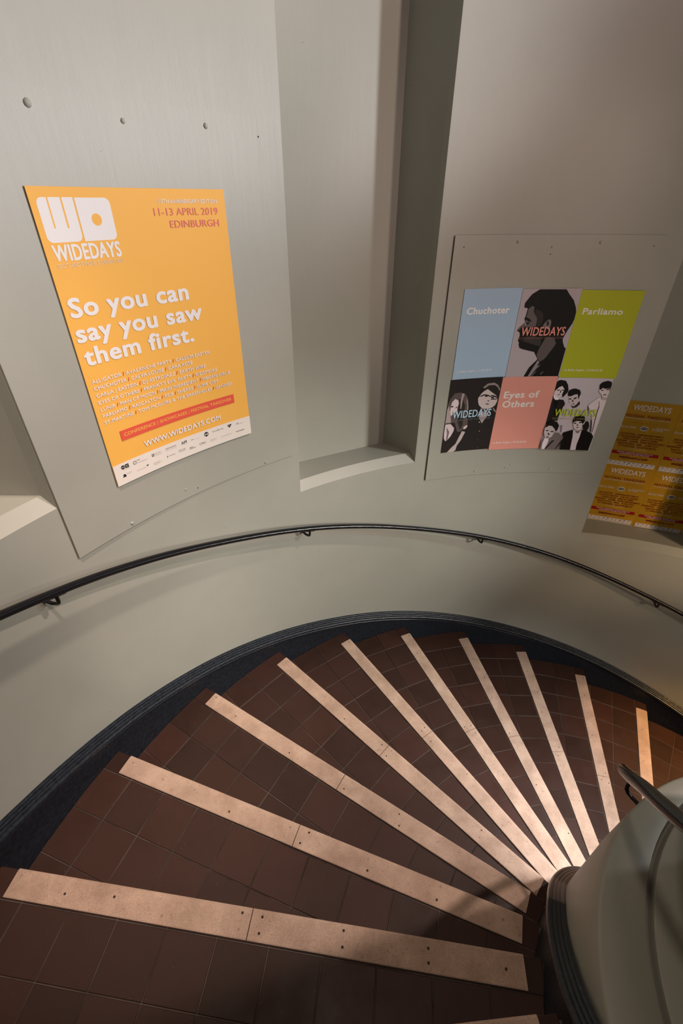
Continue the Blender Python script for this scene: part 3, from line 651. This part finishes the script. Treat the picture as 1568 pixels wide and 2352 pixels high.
DUO=[((0.218,0.164,0.157),[(0.0301,0.0788),(0.0653,0.0753),(0.0943,0.0841),(0.1151,0.1094),(0.1249,0.1421),(0.1329,0.1807),(0.1272,0.2132),(0.1416,0.2648),(0.1378,0.2929),(0.1145,0.3081),(0.0994,0.321),(0.0818,0.3193),(0.0586,0.2629),(0.0491,0.2563),(0.0296,0.2599),(-0.0054,0.2646),(-0.0095,0.1868),(-0.002,0.1418),(0.0073,0.1109)]),
((0.082,0.061,0.057),[(0.0608,0.1156),(0.0824,0.1121),(0.1065,0.1568),(0.11,0.2118),(0.1103,0.2819),(0.097,0.3064),(0.0789,0.2648),(0.0642,0.2077),(0.0612,0.153)]),
((0.505,0.41,0.41),[(0.0771,0.0801),(0.0919,0.0865),(0.0861,0.1177),(0.0851,0.1713),(0.0789,0.1762),(0.0738,0.1273)]),
((0.526,0.422,0.422),[(-0.0062,0.1709),(0.0045,0.1478),(0.0177,0.1896),(0.0331,0.2547),(0.006,0.2546),(-0.0035,0.2578)]),
((0.472,0.38,0.38),[(0.1067,0.1087),(0.1202,0.131),(0.1291,0.1749),(0.1263,0.2076),(0.1192,0.1578)]),
((0.741,0.621,0.667),[(0.021,0.128),(0.0379,0.111),(0.0588,0.1207),(0.0647,0.1399),(0.0601,0.1637),(0.0611,0.1882),(0.0356,0.205),(0.0258,0.215),(0.0177,0.1896),(0.016,0.1596)]),
((0.061,0.043,0.043),[(0.0164,0.1529),(0.0301,0.151),(0.0339,0.1573),(0.0206,0.1619)]),
((0.154,0.108,0.108),[(0.0485,0.1613),(0.0584,0.1568),(0.0572,0.1634),(0.0498,0.1695)]),
((0.692,0.569,0.613),[(-0.0025,0.2649),(0.0301,0.2628),(0.0573,0.291),(0.0575,0.3111),(0.0422,0.3442),(0.0225,0.3682),(0.0114,0.3728),(0.0,0.3539),(-0.0051,0.3215)]),
((0.3,0.23,0.243),[(0.0068,0.28),(0.029,0.3138),(0.025,0.3656),(0.0155,0.3704),(0.016,0.3239)]),
((0.583,0.485,0.485),[(0.113,0.3166),(0.1345,0.3243),(0.1143,0.3781),(0.0934,0.4117),(0.0891,0.4414),(0.0738,0.457),(0.0333,0.4537),(0.0594,0.4199),(0.0825,0.3986),(0.0987,0.353)]),
((0.675,0.554,0.569),[(0.1175,0.2911),(0.1383,0.2787),(0.1437,0.2906),(0.1312,0.3044),(0.12,0.3063)]),
((0.065,0.05,0.046),[(0.1901,0.0829),(0.1985,0.0546),(0.2241,0.0328),(0.264,0.0297),(0.2884,0.0438),(0.307,0.0682),(0.3087,0.0894),(0.3052,0.132),(0.274,0.1062),(0.2335,0.0671),(0.2113,0.0789),(0.1949,0.0937)]),
((0.41,0.341,0.331),[(0.1985,0.0546),(0.2241,0.0328),(0.264,0.0297),(0.2884,0.0438),(0.3062,0.0681),(0.3043,0.0812),(0.2917,0.0596),(0.2696,0.0442),(0.2344,0.0437),(0.2105,0.0606)]),
((0.66,0.547,0.561),[(0.1944,0.0911),(0.2108,0.0763),(0.2305,0.0656),(0.2526,0.0813),(0.2906,0.1071),(0.3024,0.1318),(0.3016,0.148),(0.2944,0.1667),(0.2776,0.1795),(0.2568,0.1865),(0.2168,0.1813),(0.1935,0.1606),(0.1844,0.1411),(0.1799,0.1166),(0.1886,0.1039)]),
((0.024,0.017,0.017),[(0.1912,0.1035),(0.2144,0.0955),(0.2428,0.1006),(0.2495,0.1071),(0.2678,0.1027),(0.2914,0.1111),(0.2988,0.1209),(0.2887,0.1182),(0.2667,0.1107),(0.2479,0.1128),(0.2412,0.1066),(0.2157,0.1024),(0.1951,0.1096)]),
((0.043,0.032,0.032),[(0.2189,0.1045),(0.2352,0.1041),(0.2393,0.111),(0.223,0.1119)]),
((0.043,0.032,0.032),[(0.2616,0.1128),(0.2793,0.1164),(0.2779,0.1257),(0.2607,0.1221)]),
((0.061,0.046,0.046),[(0.2586,0.1255),(0.2904,0.1264),(0.2983,0.1209),(0.2961,0.1315),(0.2625,0.1311)]),
((0.209,0.157,0.164),[(0.2405,0.1312),(0.2522,0.1345),(0.2511,0.1431),(0.2429,0.1367)]),
((0.209,0.137,0.144),[(0.228,0.1525),(0.2445,0.1519),(0.2592,0.1566),(0.2461,0.1602)]),
((0.512,0.416,0.447),[(0.2084,0.1813),(0.2728,0.1833),(0.257,0.231),(0.2443,0.2527),(0.2317,0.276),(0.2084,0.2418),(0.2002,0.205)]),
((0.137,0.108,0.113),[(0.2171,0.1827),(0.2569,0.1871),(0.2723,0.1806),(0.2725,0.1957),(0.2447,0.2107),(0.2199,0.198)]),
((0.41,0.352,0.341),[(0.2817,0.1792),(0.2894,0.1829),(0.3106,0.2056),(0.3075,0.211),(0.2894,0.1967)]),
((0.652,0.576,0.54),[(0.2097,0.2645),(0.2166,0.2636),(0.2191,0.2694),(0.2122,0.2704)]),
((0.54,0.472,0.44),[(0.221,0.3234),(0.2275,0.3227),(0.2289,0.3271),(0.2227,0.3276)]),
((0.252,0.209,0.201),[(0.2217,0.3811),(0.2266,0.3809),(0.2274,0.3851),(0.223,0.3847)]),
((0.252,0.209,0.201),[(0.2306,0.4353),(0.2355,0.4351),(0.2366,0.4395),(0.2319,0.4394)]),
]
BAND=[((0.046,0.035,0.035),[(-0.0031,0.1102),(0.0203,0.1391),(0.0373,0.1326),(0.0661,0.1356),(0.0808,0.155),(0.0821,0.1713),(0.0742,0.1879),(0.0643,0.2213),(0.0643,0.2687),(0.0442,0.2655),(-0.0002,0.293),(-0.0083,0.3383),(-0.0133,0.3313),(-0.0103,0.2283),(-0.0071,0.1424)]),
((0.029,0.02,0.02),[(-0.0047,0.0283),(0.0067,0.0196),(0.021,0.0159),(0.0501,0.0219),(0.0692,0.0466),(0.0809,0.081),(0.074,0.097),(0.0564,0.1228),(0.0437,0.0877),(0.0547,0.0718),(0.0373,0.0531),(0.0206,0.0594),(0.0133,0.0783),(0.001,0.0878),(-0.0034,0.0736)]),
((0.708,0.613,0.644),[(0.0206,0.0594),(0.0369,0.0515),(0.0547,0.0718),(0.0501,0.094),(0.0391,0.1165),(0.0156,0.1101),(0.0021,0.0942),(0.0018,0.0815)]),
((0.061,0.043,0.043),[(0.0125,0.0752),(0.0273,0.0729),(0.0294,0.0783),(0.0139,0.0805)]),
((0.061,0.043,0.043),[(0.0378,0.0751),(0.0527,0.0734),(0.0529,0.0797),(0.0391,0.0798)]),
((0.209,0.144,0.154),[(0.0227,0.1018),(0.0362,0.0998),(0.0362,0.1056),(0.0255,0.1063)]),
((0.171,0.131,0.137),[(0.0319,0.0783),(0.0374,0.0782),(0.0404,0.0925),(0.0326,0.0925)]),
((0.829,0.741,0.793),[(-0.0017,0.1012),(0.0276,0.1197),(0.036,0.1165),(0.035,0.1358),(0.0198,0.1375),(0.0041,0.123)]),
((0.021,0.016,0.016),[(0.0116,0.1359),(0.0381,0.1358),(0.0389,0.1619),(0.0333,0.1882),(0.0235,0.1751)]),
((0.613,0.526,0.583),[(0.0768,0.1747),(0.0976,0.1596),(0.1166,0.161),(0.1354,0.1836),(0.1605,0.1634),(0.161,0.1438),(0.1881,0.1528),(0.215,0.1716),(0.2243,0.1977),(0.2214,0.2245),(0.2321,0.2715),(0.1734,0.3184),(0.123,0.3442),(0.1121,0.3514),(0.0827,0.3378),(0.0661,0.2755),(0.0661,0.228)]),
((0.352,0.28,0.31),[(0.0875,0.2959),(0.1035,0.2957),(0.1102,0.3444),(0.0997,0.3411)]),
((0.636,0.533,0.561),[(0.0868,0.1096),(0.0999,0.1127),(0.139,0.0992),(0.1538,0.1085),(0.1558,0.1342),(0.1504,0.1603),(0.1359,0.1744),(0.1144,0.1643),(0.0979,0.1385)]),
((0.082,0.061,0.061),[(0.1519,0.1603),(0.1616,0.1405),(0.1693,0.1599),(0.1531,0.1806),(0.1329,0.186),(0.1153,0.1676),(0.1363,0.176)]),
((0.029,0.021,0.021),[(0.0799,0.0906),(0.0862,0.0747),(0.1025,0.0675),(0.1171,0.0654),(0.1437,0.0737),(0.1543,0.0894),(0.1553,0.1085),(0.1512,0.131),(0.139,0.0992),(0.1242,0.1011),(0.1004,0.1143),(0.0852,0.1097)]),
((0.692,0.583,0.613),[(0.1525,0.1092),(0.16,0.1067),(0.1628,0.1185),(0.1581,0.1315)]),
((0.04,0.029,0.029),[(0.0943,0.1256),(0.1098,0.126),(0.111,0.1334),(0.0976,0.132)]),
((0.04,0.029,0.029),[(0.1217,0.1245),(0.1376,0.1159),(0.1393,0.1248),(0.1254,0.1322)]),
((0.171,0.119,0.125),[(0.1218,0.1576),(0.1366,0.1551),(0.1359,0.1613),(0.1249,0.1618)]),
((0.209,0.157,0.164),[(0.1154,0.135),(0.1211,0.1333),(0.128,0.1445),(0.1191,0.1479)]),
((0.029,0.021,0.021),[(0.2165,0.1716),(0.2212,0.1698),(0.2288,0.1976),(0.2253,0.201)]),
((0.75,0.644,0.708),[(0.2751,0.1112),(0.28,0.127),(0.3143,0.1319),(0.3051,0.3603),(0.2928,0.361),(0.2719,0.2699),(0.2459,0.2036),(0.2196,0.1715),(0.2232,0.1583),(0.2464,0.1347),(0.2623,0.1181)]),
((0.061,0.043,0.046),[(0.2794,0.166),(0.284,0.169),(0.284,0.2187),(0.2931,0.3345),(0.2889,0.333),(0.279,0.2222)]),
((0.082,0.061,0.065),[(0.2608,0.2533),(0.2666,0.2565),(0.2825,0.3316),(0.2773,0.3318)]),
((0.209,0.157,0.171),[(0.2697,0.1371),(0.2726,0.137),(0.283,0.1658),(0.281,0.1692)]),
((0.54,0.453,0.485),[(0.2776,0.1047),(0.3113,0.1128),(0.3143,0.1319),(0.2815,0.1269)]),
((0.692,0.583,0.621),[(0.2572,0.0675),(0.2704,0.0576),(0.281,0.0634),(0.3086,0.0576),(0.3164,0.0777),(0.3112,0.1033),(0.3065,0.1162),(0.2874,0.1123),(0.2703,0.0954),(0.2561,0.0833),(0.2508,0.0708)]),
((0.026,0.019,0.019),[(0.2514,0.0583),(0.2471,0.0397),(0.2598,0.0238),(0.2834,0.0153),(0.3055,0.0206),(0.317,0.034),(0.3148,0.0589),(0.3159,0.0809),(0.3161,0.1094),(0.3108,0.116),(0.3116,0.0811),(0.3074,0.0586),(0.2808,0.0628),(0.2699,0.056),(0.2581,0.0706)]),
((0.04,0.029,0.029),[(0.2625,0.0704),(0.275,0.0677),(0.2772,0.073),(0.2642,0.0757)]),
((0.04,0.029,0.029),[(0.2897,0.0647),(0.305,0.0603),(0.3077,0.0671),(0.2934,0.0699)]),
((0.137,0.087,0.092),[(0.281,0.0966),(0.2992,0.0933),(0.3002,0.0993),(0.2839,0.1009)]),
((0.043,0.032,0.032),[(0.2363,0.2645),(0.247,0.2641),(0.2575,0.2808),(0.2626,0.3012),(0.2584,0.3292),(0.2408,0.3335),(0.2217,0.2891)]),
((0.023,0.016,0.016),[(0.1221,0.3407),(0.1743,0.3218),(0.1839,0.3673),(0.1941,0.4618),(0.1287,0.4619),(0.1246,0.3975),(0.1281,0.3724),(0.1195,0.3548)]),
((0.023,0.016,0.016),[(0.2249,0.3219),(0.2543,0.3259),(0.2902,0.3417),(0.3057,0.362),(0.303,0.4596),(0.2267,0.4623),(0.2214,0.3981),(0.2249,0.3658)]),
((0.716,0.628,0.692),[(0.1748,0.3236),(0.2259,0.3253),(0.2259,0.3693),(0.2221,0.4234),(0.2267,0.4623),(0.1925,0.4618),(0.1839,0.3673)]),
((0.352,0.28,0.31),[(0.1853,0.3215),(0.2213,0.3203),(0.2126,0.3451),(0.1959,0.3422)]),
((0.692,0.591,0.628),[(0.1608,0.2738),(0.1766,0.2631),(0.2055,0.2656),(0.2198,0.272),(0.2205,0.296),(0.2182,0.3204),(0.2045,0.3278),(0.1838,0.3215),(0.1701,0.3011)]),
((0.026,0.019,0.019),[(0.1567,0.2705),(0.1563,0.2467),(0.168,0.2329),(0.1974,0.227),(0.2207,0.238),(0.2276,0.2615),(0.2202,0.284),(0.2055,0.2656),(0.1802,0.2647),(0.1661,0.2703),(0.1627,0.2806)]),
((0.741,0.636,0.667),[(0.2244,0.2718),(0.2294,0.2655),(0.2275,0.2854),(0.2221,0.2884)]),
((0.04,0.029,0.029),[(0.1665,0.2771),(0.1798,0.2743),(0.181,0.2818),(0.1689,0.2835)]),
((0.04,0.029,0.029),[(0.1951,0.2728),(0.2089,0.2666),(0.2117,0.274),(0.1987,0.2799)]),
((0.171,0.119,0.125),[(0.1873,0.304),(0.2017,0.3015),(0.2007,0.3078),(0.1902,0.3085)]),
((0.209,0.157,0.164),[(0.185,0.2869),(0.1923,0.2849),(0.1968,0.2951),(0.1893,0.2964)]),
((0.29,0.23,0.235),[(-0.0001,0.3383),(-0.0128,0.3594),(-0.0124,0.4551),(0.0094,0.4552),(0.0112,0.4132),(0.0024,0.3808)]),
((0.829,0.733,0.793),[(0.0135,0.379),(0.0437,0.3879),(0.0405,0.4204),(0.0308,0.454),(0.0124,0.4541),(0.0089,0.4132)]),
((0.3,0.239,0.243),[(0.0432,0.3861),(0.0642,0.3415),(0.0942,0.3447),(0.1275,0.3724),(0.1246,0.3975),(0.1273,0.4564),(0.031,0.4551),(0.0421,0.4204)]),
((0.043,0.031,0.031),[(0.0652,0.3949),(0.0794,0.3929),(0.0595,0.4238),(0.0407,0.454),(0.0324,0.454),(0.0504,0.4203)]),
((0.043,0.031,0.031),[(0.1056,0.4305),(0.1239,0.3832),(0.1261,0.452),(0.1228,0.4521),(0.1206,0.4193),(0.1004,0.4544),(0.0955,0.4544)]),
((0.628,0.533,0.569),[(-0.0055,0.3103),(0.0201,0.2965),(0.0404,0.2998),(0.062,0.3205),(0.0642,0.3415),(0.0554,0.3699),(0.0364,0.3851),(0.0147,0.3773),(0.0017,0.3453),(-0.007,0.3278)]),
((0.031,0.023,0.023),[(0.0031,0.293),(0.0139,0.2724),(0.0401,0.2621),(0.0661,0.2755),(0.0818,0.296),(0.079,0.3238),(0.0723,0.3351),(0.0615,0.3188),(0.0399,0.2981),(0.0201,0.2965),(0.0042,0.3104)]),
((0.061,0.043,0.043),[(0.0085,0.3271),(0.0243,0.3253),(0.0247,0.332),(0.0118,0.3337)]),
((0.061,0.043,0.043),[(0.0377,0.333),(0.0585,0.3321),(0.058,0.3398),(0.0408,0.3389)]),
((0.137,0.102,0.108),[(0.026,0.3418),(0.0394,0.3523),(0.0342,0.3612),(0.0275,0.3541)]),
((0.171,0.119,0.125),[(0.0227,0.3701),(0.0368,0.3676),(0.0366,0.3758),(0.0259,0.3762)]),
]

BLUE, GREEN, PINK = (.44, .60, .80), (.47, .51, .028), (.82, .345, .285)
PK_TXT, BL_TXT, GR_TXT = (.88, .34, .28), (.52, .74, .92), (.52, .64, .04)
SHEETS = [
 ('pale blue poster reading Chuchoter, at the upper left of the six', -.001, -.003, .3190, .4570, BLUE),
 ('grey poster with a bearded man in dark profile, top middle of the six', .3205, .003, .6375, .4610, (.52, .455, .50)),
 ('green poster reading Parliamo, at the upper right of the six', .6385, .0105, .9590, .4690, GREEN),
 ('dark poster of a long-haired woman and a person with glasses, beneath the pale blue poster', -.0060, .4575, .3085, .9100, (.026, .022, .021)),
 ('salmon pink poster reading Eyes of Others, below the profile poster', .3095, .4615, .6345, .9190, PINK),
 ('light grey poster photo of five young people, below the green poster', .6355, .4695, .9480, .9240, (.62, .56, .63)),
]
def build_small_posters():
    AZ0, Z0, RS = 105.25, 1.405, RW-.0102
    for i, (lab, u0, v0, u1, v1, col) in enumerate(SHEETS):
        mp = cyl_map(RS-(.0006 if i in (1, 3, 5) else 0), AZ0, Z0); S = Sheet(mp, True)
        root = paper('poster', mp, u0, v0, u1, v1, col, True, .0006)
        tag(root, lab, 'poster', 'small posters on the second wall panel')
        if i == 0:
            S.print('title', [(text_tris('Chuchoter', .0293, .2668, .1171, .0312, .035), (.98, .98, 1.0))], root)
            S.print('caption', [(text_tris('La Belle Angele | 21.40-22.00', .0220, .2302, .4194, .0110, .02), (.9, .9, .93))], root)
        elif i == 2:
            S.print('title', [(text_tris('Parliamo', .6723, .8805, .1280, .0298, .035), (.86, .83, .78))], root)
            S.print('caption', [(text_tris('La Belle Angele | 22.20-22.40', .6594, .8717, .4301, .0110, .02), (.86, .83, .78))], root)
        elif i == 4:
            S.print('title', [(text_tris('Eyes of', .3388, .5485, .5859, .0385, .035)+text_tris('Others', .3409, .5324, .6429, .0385, .035), (.88, .82, .80))], root)
            S.print('caption', [(text_tris('La Belle Angele | 23.40-00.00', .3286, .5423, .8780, .0115, .02), (.88, .82, .80))], root)
        else:
            tr, du, dv, nm = {1: (PROFILE, .320, .003, 'profile_photograph'), 3: (DUO, -.002, .459, 'duo_photograph'), 5: (BAND, .636, .466, 'band_photograph')}[i]
            lay = []
            for c, pts in tr:
                pts = [(min(max(a+du, u0+.0004), u1-.0004), min(max(b+dv, v0+.0004), v1-.0004)) for a, b in pts]
                lm = (c[0]+c[1]+c[2])/3; k = min(1.12, .40+1.15*lm); lay.append((poly_tris(pts), tuple(x*k for x in c)))
            S.print(nm, lay, root)
            if i == 1: t = [(text_tris('WIDEDAYS', .3600, .6035, .2357, .0432, .02), PK_TXT), (text_tris("SCOTLAND'S MUSIC CONVENTION", .3507, .5986, .2542, .0110, -.012), (.34, .16, .15))]
            if i == 3: t = [(text_tris('WIDEDAYS', .0330, .2750, .6887, .0435, .02), BL_TXT), (text_tris("SCOTLAND'S MUSIC CONVENTION", .0313, .2745, .7081, .0110, -.012), (.20, .22, .25))]
            if i == 5: t = [(text_tris('WIDEDAYS', .6700, .9140, .6991, .0424, .02), GR_TXT), (text_tris("SCOTLAND'S MUSIC CONVENTION", .6650, .9104, .7212, .0108, -.012), (.42, .34, .12))]
            S.print('title', t, root)
build_small_posters()

# ------------------------------------------------------------------ gold flyers on the back of the third recess
GOLD, GOLD2, MAROON, WINE, FW = (.44, .235, .012), (.385, .215, .012), (.20, .018, .008), (.27, .008, .010), (.66, .60, .62)
def build_flyers():
    ac = (RECESS[3][0]+RECESS[3][1])/2; n = Vector((cos(radians(72.2)), sin(radians(72.2)), 0)); t = Vector((-n.y, n.x, 0))
    n2 = Vector((cos(radians(ac)), sin(radians(ac)), 0)); t2 = Vector((-n2.y, n2.x, 0))
    WF, HF = .3135, .4560
    local = lambda u, v, h: Vector((u, -h, -v))            # flyer local frame: x right, y into the wall, z up
    S = Sheet(local, False)
    root0 = paper('flyer', local, 0, 0, WF, HF, GOLD, False, .0005)
    S.print('backdrop_shapes', [(poly_tris([(.0, .15), (.10, .09), (.18, .22), (.12, .41), (.0, .41)]), GOLD2), (poly_tris([(.16, .10), (.25, .08), (.31, .17), (.31, .38), (.24, .40)]), GOLD2)], root0)
    S.print('title', [(text_tris('WIDEDAYS', .0480, .2593, .0610, .0370, .02), FW), (text_tris("SCOTLAND'S MUSIC CONVENTION", .0432, .2543, .0766, .0100, -.02), (.62, .42, .16)),
        (text_tris('FESTIVAL TAKEOVER', .0235, .2779, .1065, .0170, .03), MAROON), (text_tris('SAT 13 APRIL | CABARET VOLTAIRE, STRAMASH & LA BELLE ANGELE', .0250, .2784, .1165, .0062, .02), FW)], root0)
    S.print('partner_logos', [(text_tris('GET A WHOLE LOT MORE FROM THE WHOLE FESTIVAL', .0347, .2671, .1440, .0046, -.01), (.36, .12, .01)),
        (text_tris('Electric Fields', .0110, .1036, .1813, .0150, .0, shear=.25), FW), (disc(.1517, .1770, .0245, .0165), FW), (disc(.1517, .1770, .0215, .0100), BLACK), (text_tris('RIVER', .135, .168, .1800, .0062, .03), FW),
        (ring(.2050, .1765, .0060, .0085), FW), (text_tris('TENEMENT', .2163, .2957, .1720, .0092, .02)+text_tris('TRAIL', .2163, .2607, .1846, .0092, .02), FW)], root0)
    lines = [('ALLIGATOR / AVALANCHE PARTY', .0256, .2783, .2269), ('CALLUM EASTER / CALVA LOUISE', .0267, .2802, .2445), ('CARA ROSE / EARTH WIRE', .0518, .2559, .2612), ('KIDSMOKE / LUNIR / MAIN INGREDIENT', .0020, .3041, .2783),
             ('RASCALTON / ROE / SLIME CITY', .0329, .2726, .2964), ('ST MARTiiNS / DJ ASTROJAZZ', .0416, .2652, .3140)]
    a, b = [], []
    for s, x0, x1, v in lines: a += text_tris(s, x0, x1, v, .0114, .02, skip='/'); b += text_tris(s, x0, x1, v, .0130, .01, only='/', shear=.2)
    S.print('lineup_text', [(a, MAROON), (b, FW), (text_tris('+ SPECIAL GUESTS TO BE ANNOUNCED', .1002, .2045, .3250, .0045, .0), FW)], root0)
    S.print('red_band', [(rect(.0125, .3460, .2960, .3690), WINE), (text_tris('FESTIVAL TAKEOVER TICKETS FROM £10', .0464, .2609, .3560, .0075, .02)+text_tris('CONFERENCE PASSES FROM £99', .0644, .2414, .3665, .0075, .02), FW)], root0)
    S.print('web_address', [(text_tris('WIDEDAYS.COM', .0692, .2399, .3985, .0160, .03), MAROON), (text_tris('SEE WEBSITE FOR DETAILS', .1024, .2082, .4070, .0040, .0), (.66, .48, .2))], root0)
    bk = []; rnd = random.Random(3)
    for j in range(10): 
        u = .026+j*.0275; bk += rect(u, .4255, u+rnd.uniform(.008, .015), .4255+rnd.uniform(.003, .006)); bk += rect(u-.006, .4400, u+rnd.uniform(.002, .010), .4400+rnd.uniform(.0015, .0035))
    S.print('sponsor_panel', [(rect(.0110, .4195, .2985, .4525), (.60, .54, .54)), (bk, BLACK)], root0)
    root0.name = 'flyer'
    kids = list(root0.children)
    pos = [('gold flyer at the upper left in the right-hand recess', .328, .7335), ('gold flyer at the upper right in the recess, cut off by the photo edge', .0135, .7315),
           ('gold flyer at the lower left, just above the recess sill', .3215, .2790), ('gold flyer at the lower right above the sill, cut off by the photo edge', .0080, .2730)]
    for i, (lab, lat, z) in enumerate(pos):
        if i == 0: r = root0
        else:
            r = root0.copy(); COL.objects.link(r)
            for ch in kids: c = ch.copy(); COL.objects.link(c); c.parent = r
        tag(r, lab, 'flyer', 'gold flyers in the recess')
        P = n2*(N_OFF-.0012-.0006*(i % 2)) + t2*lat; P.z = z
        mm = Matrix((-t2, n2, Vector((0, 0, 1)))).transposed().to_4x4(); mm.translation = P
        r.matrix_world = mm
build_flyers()
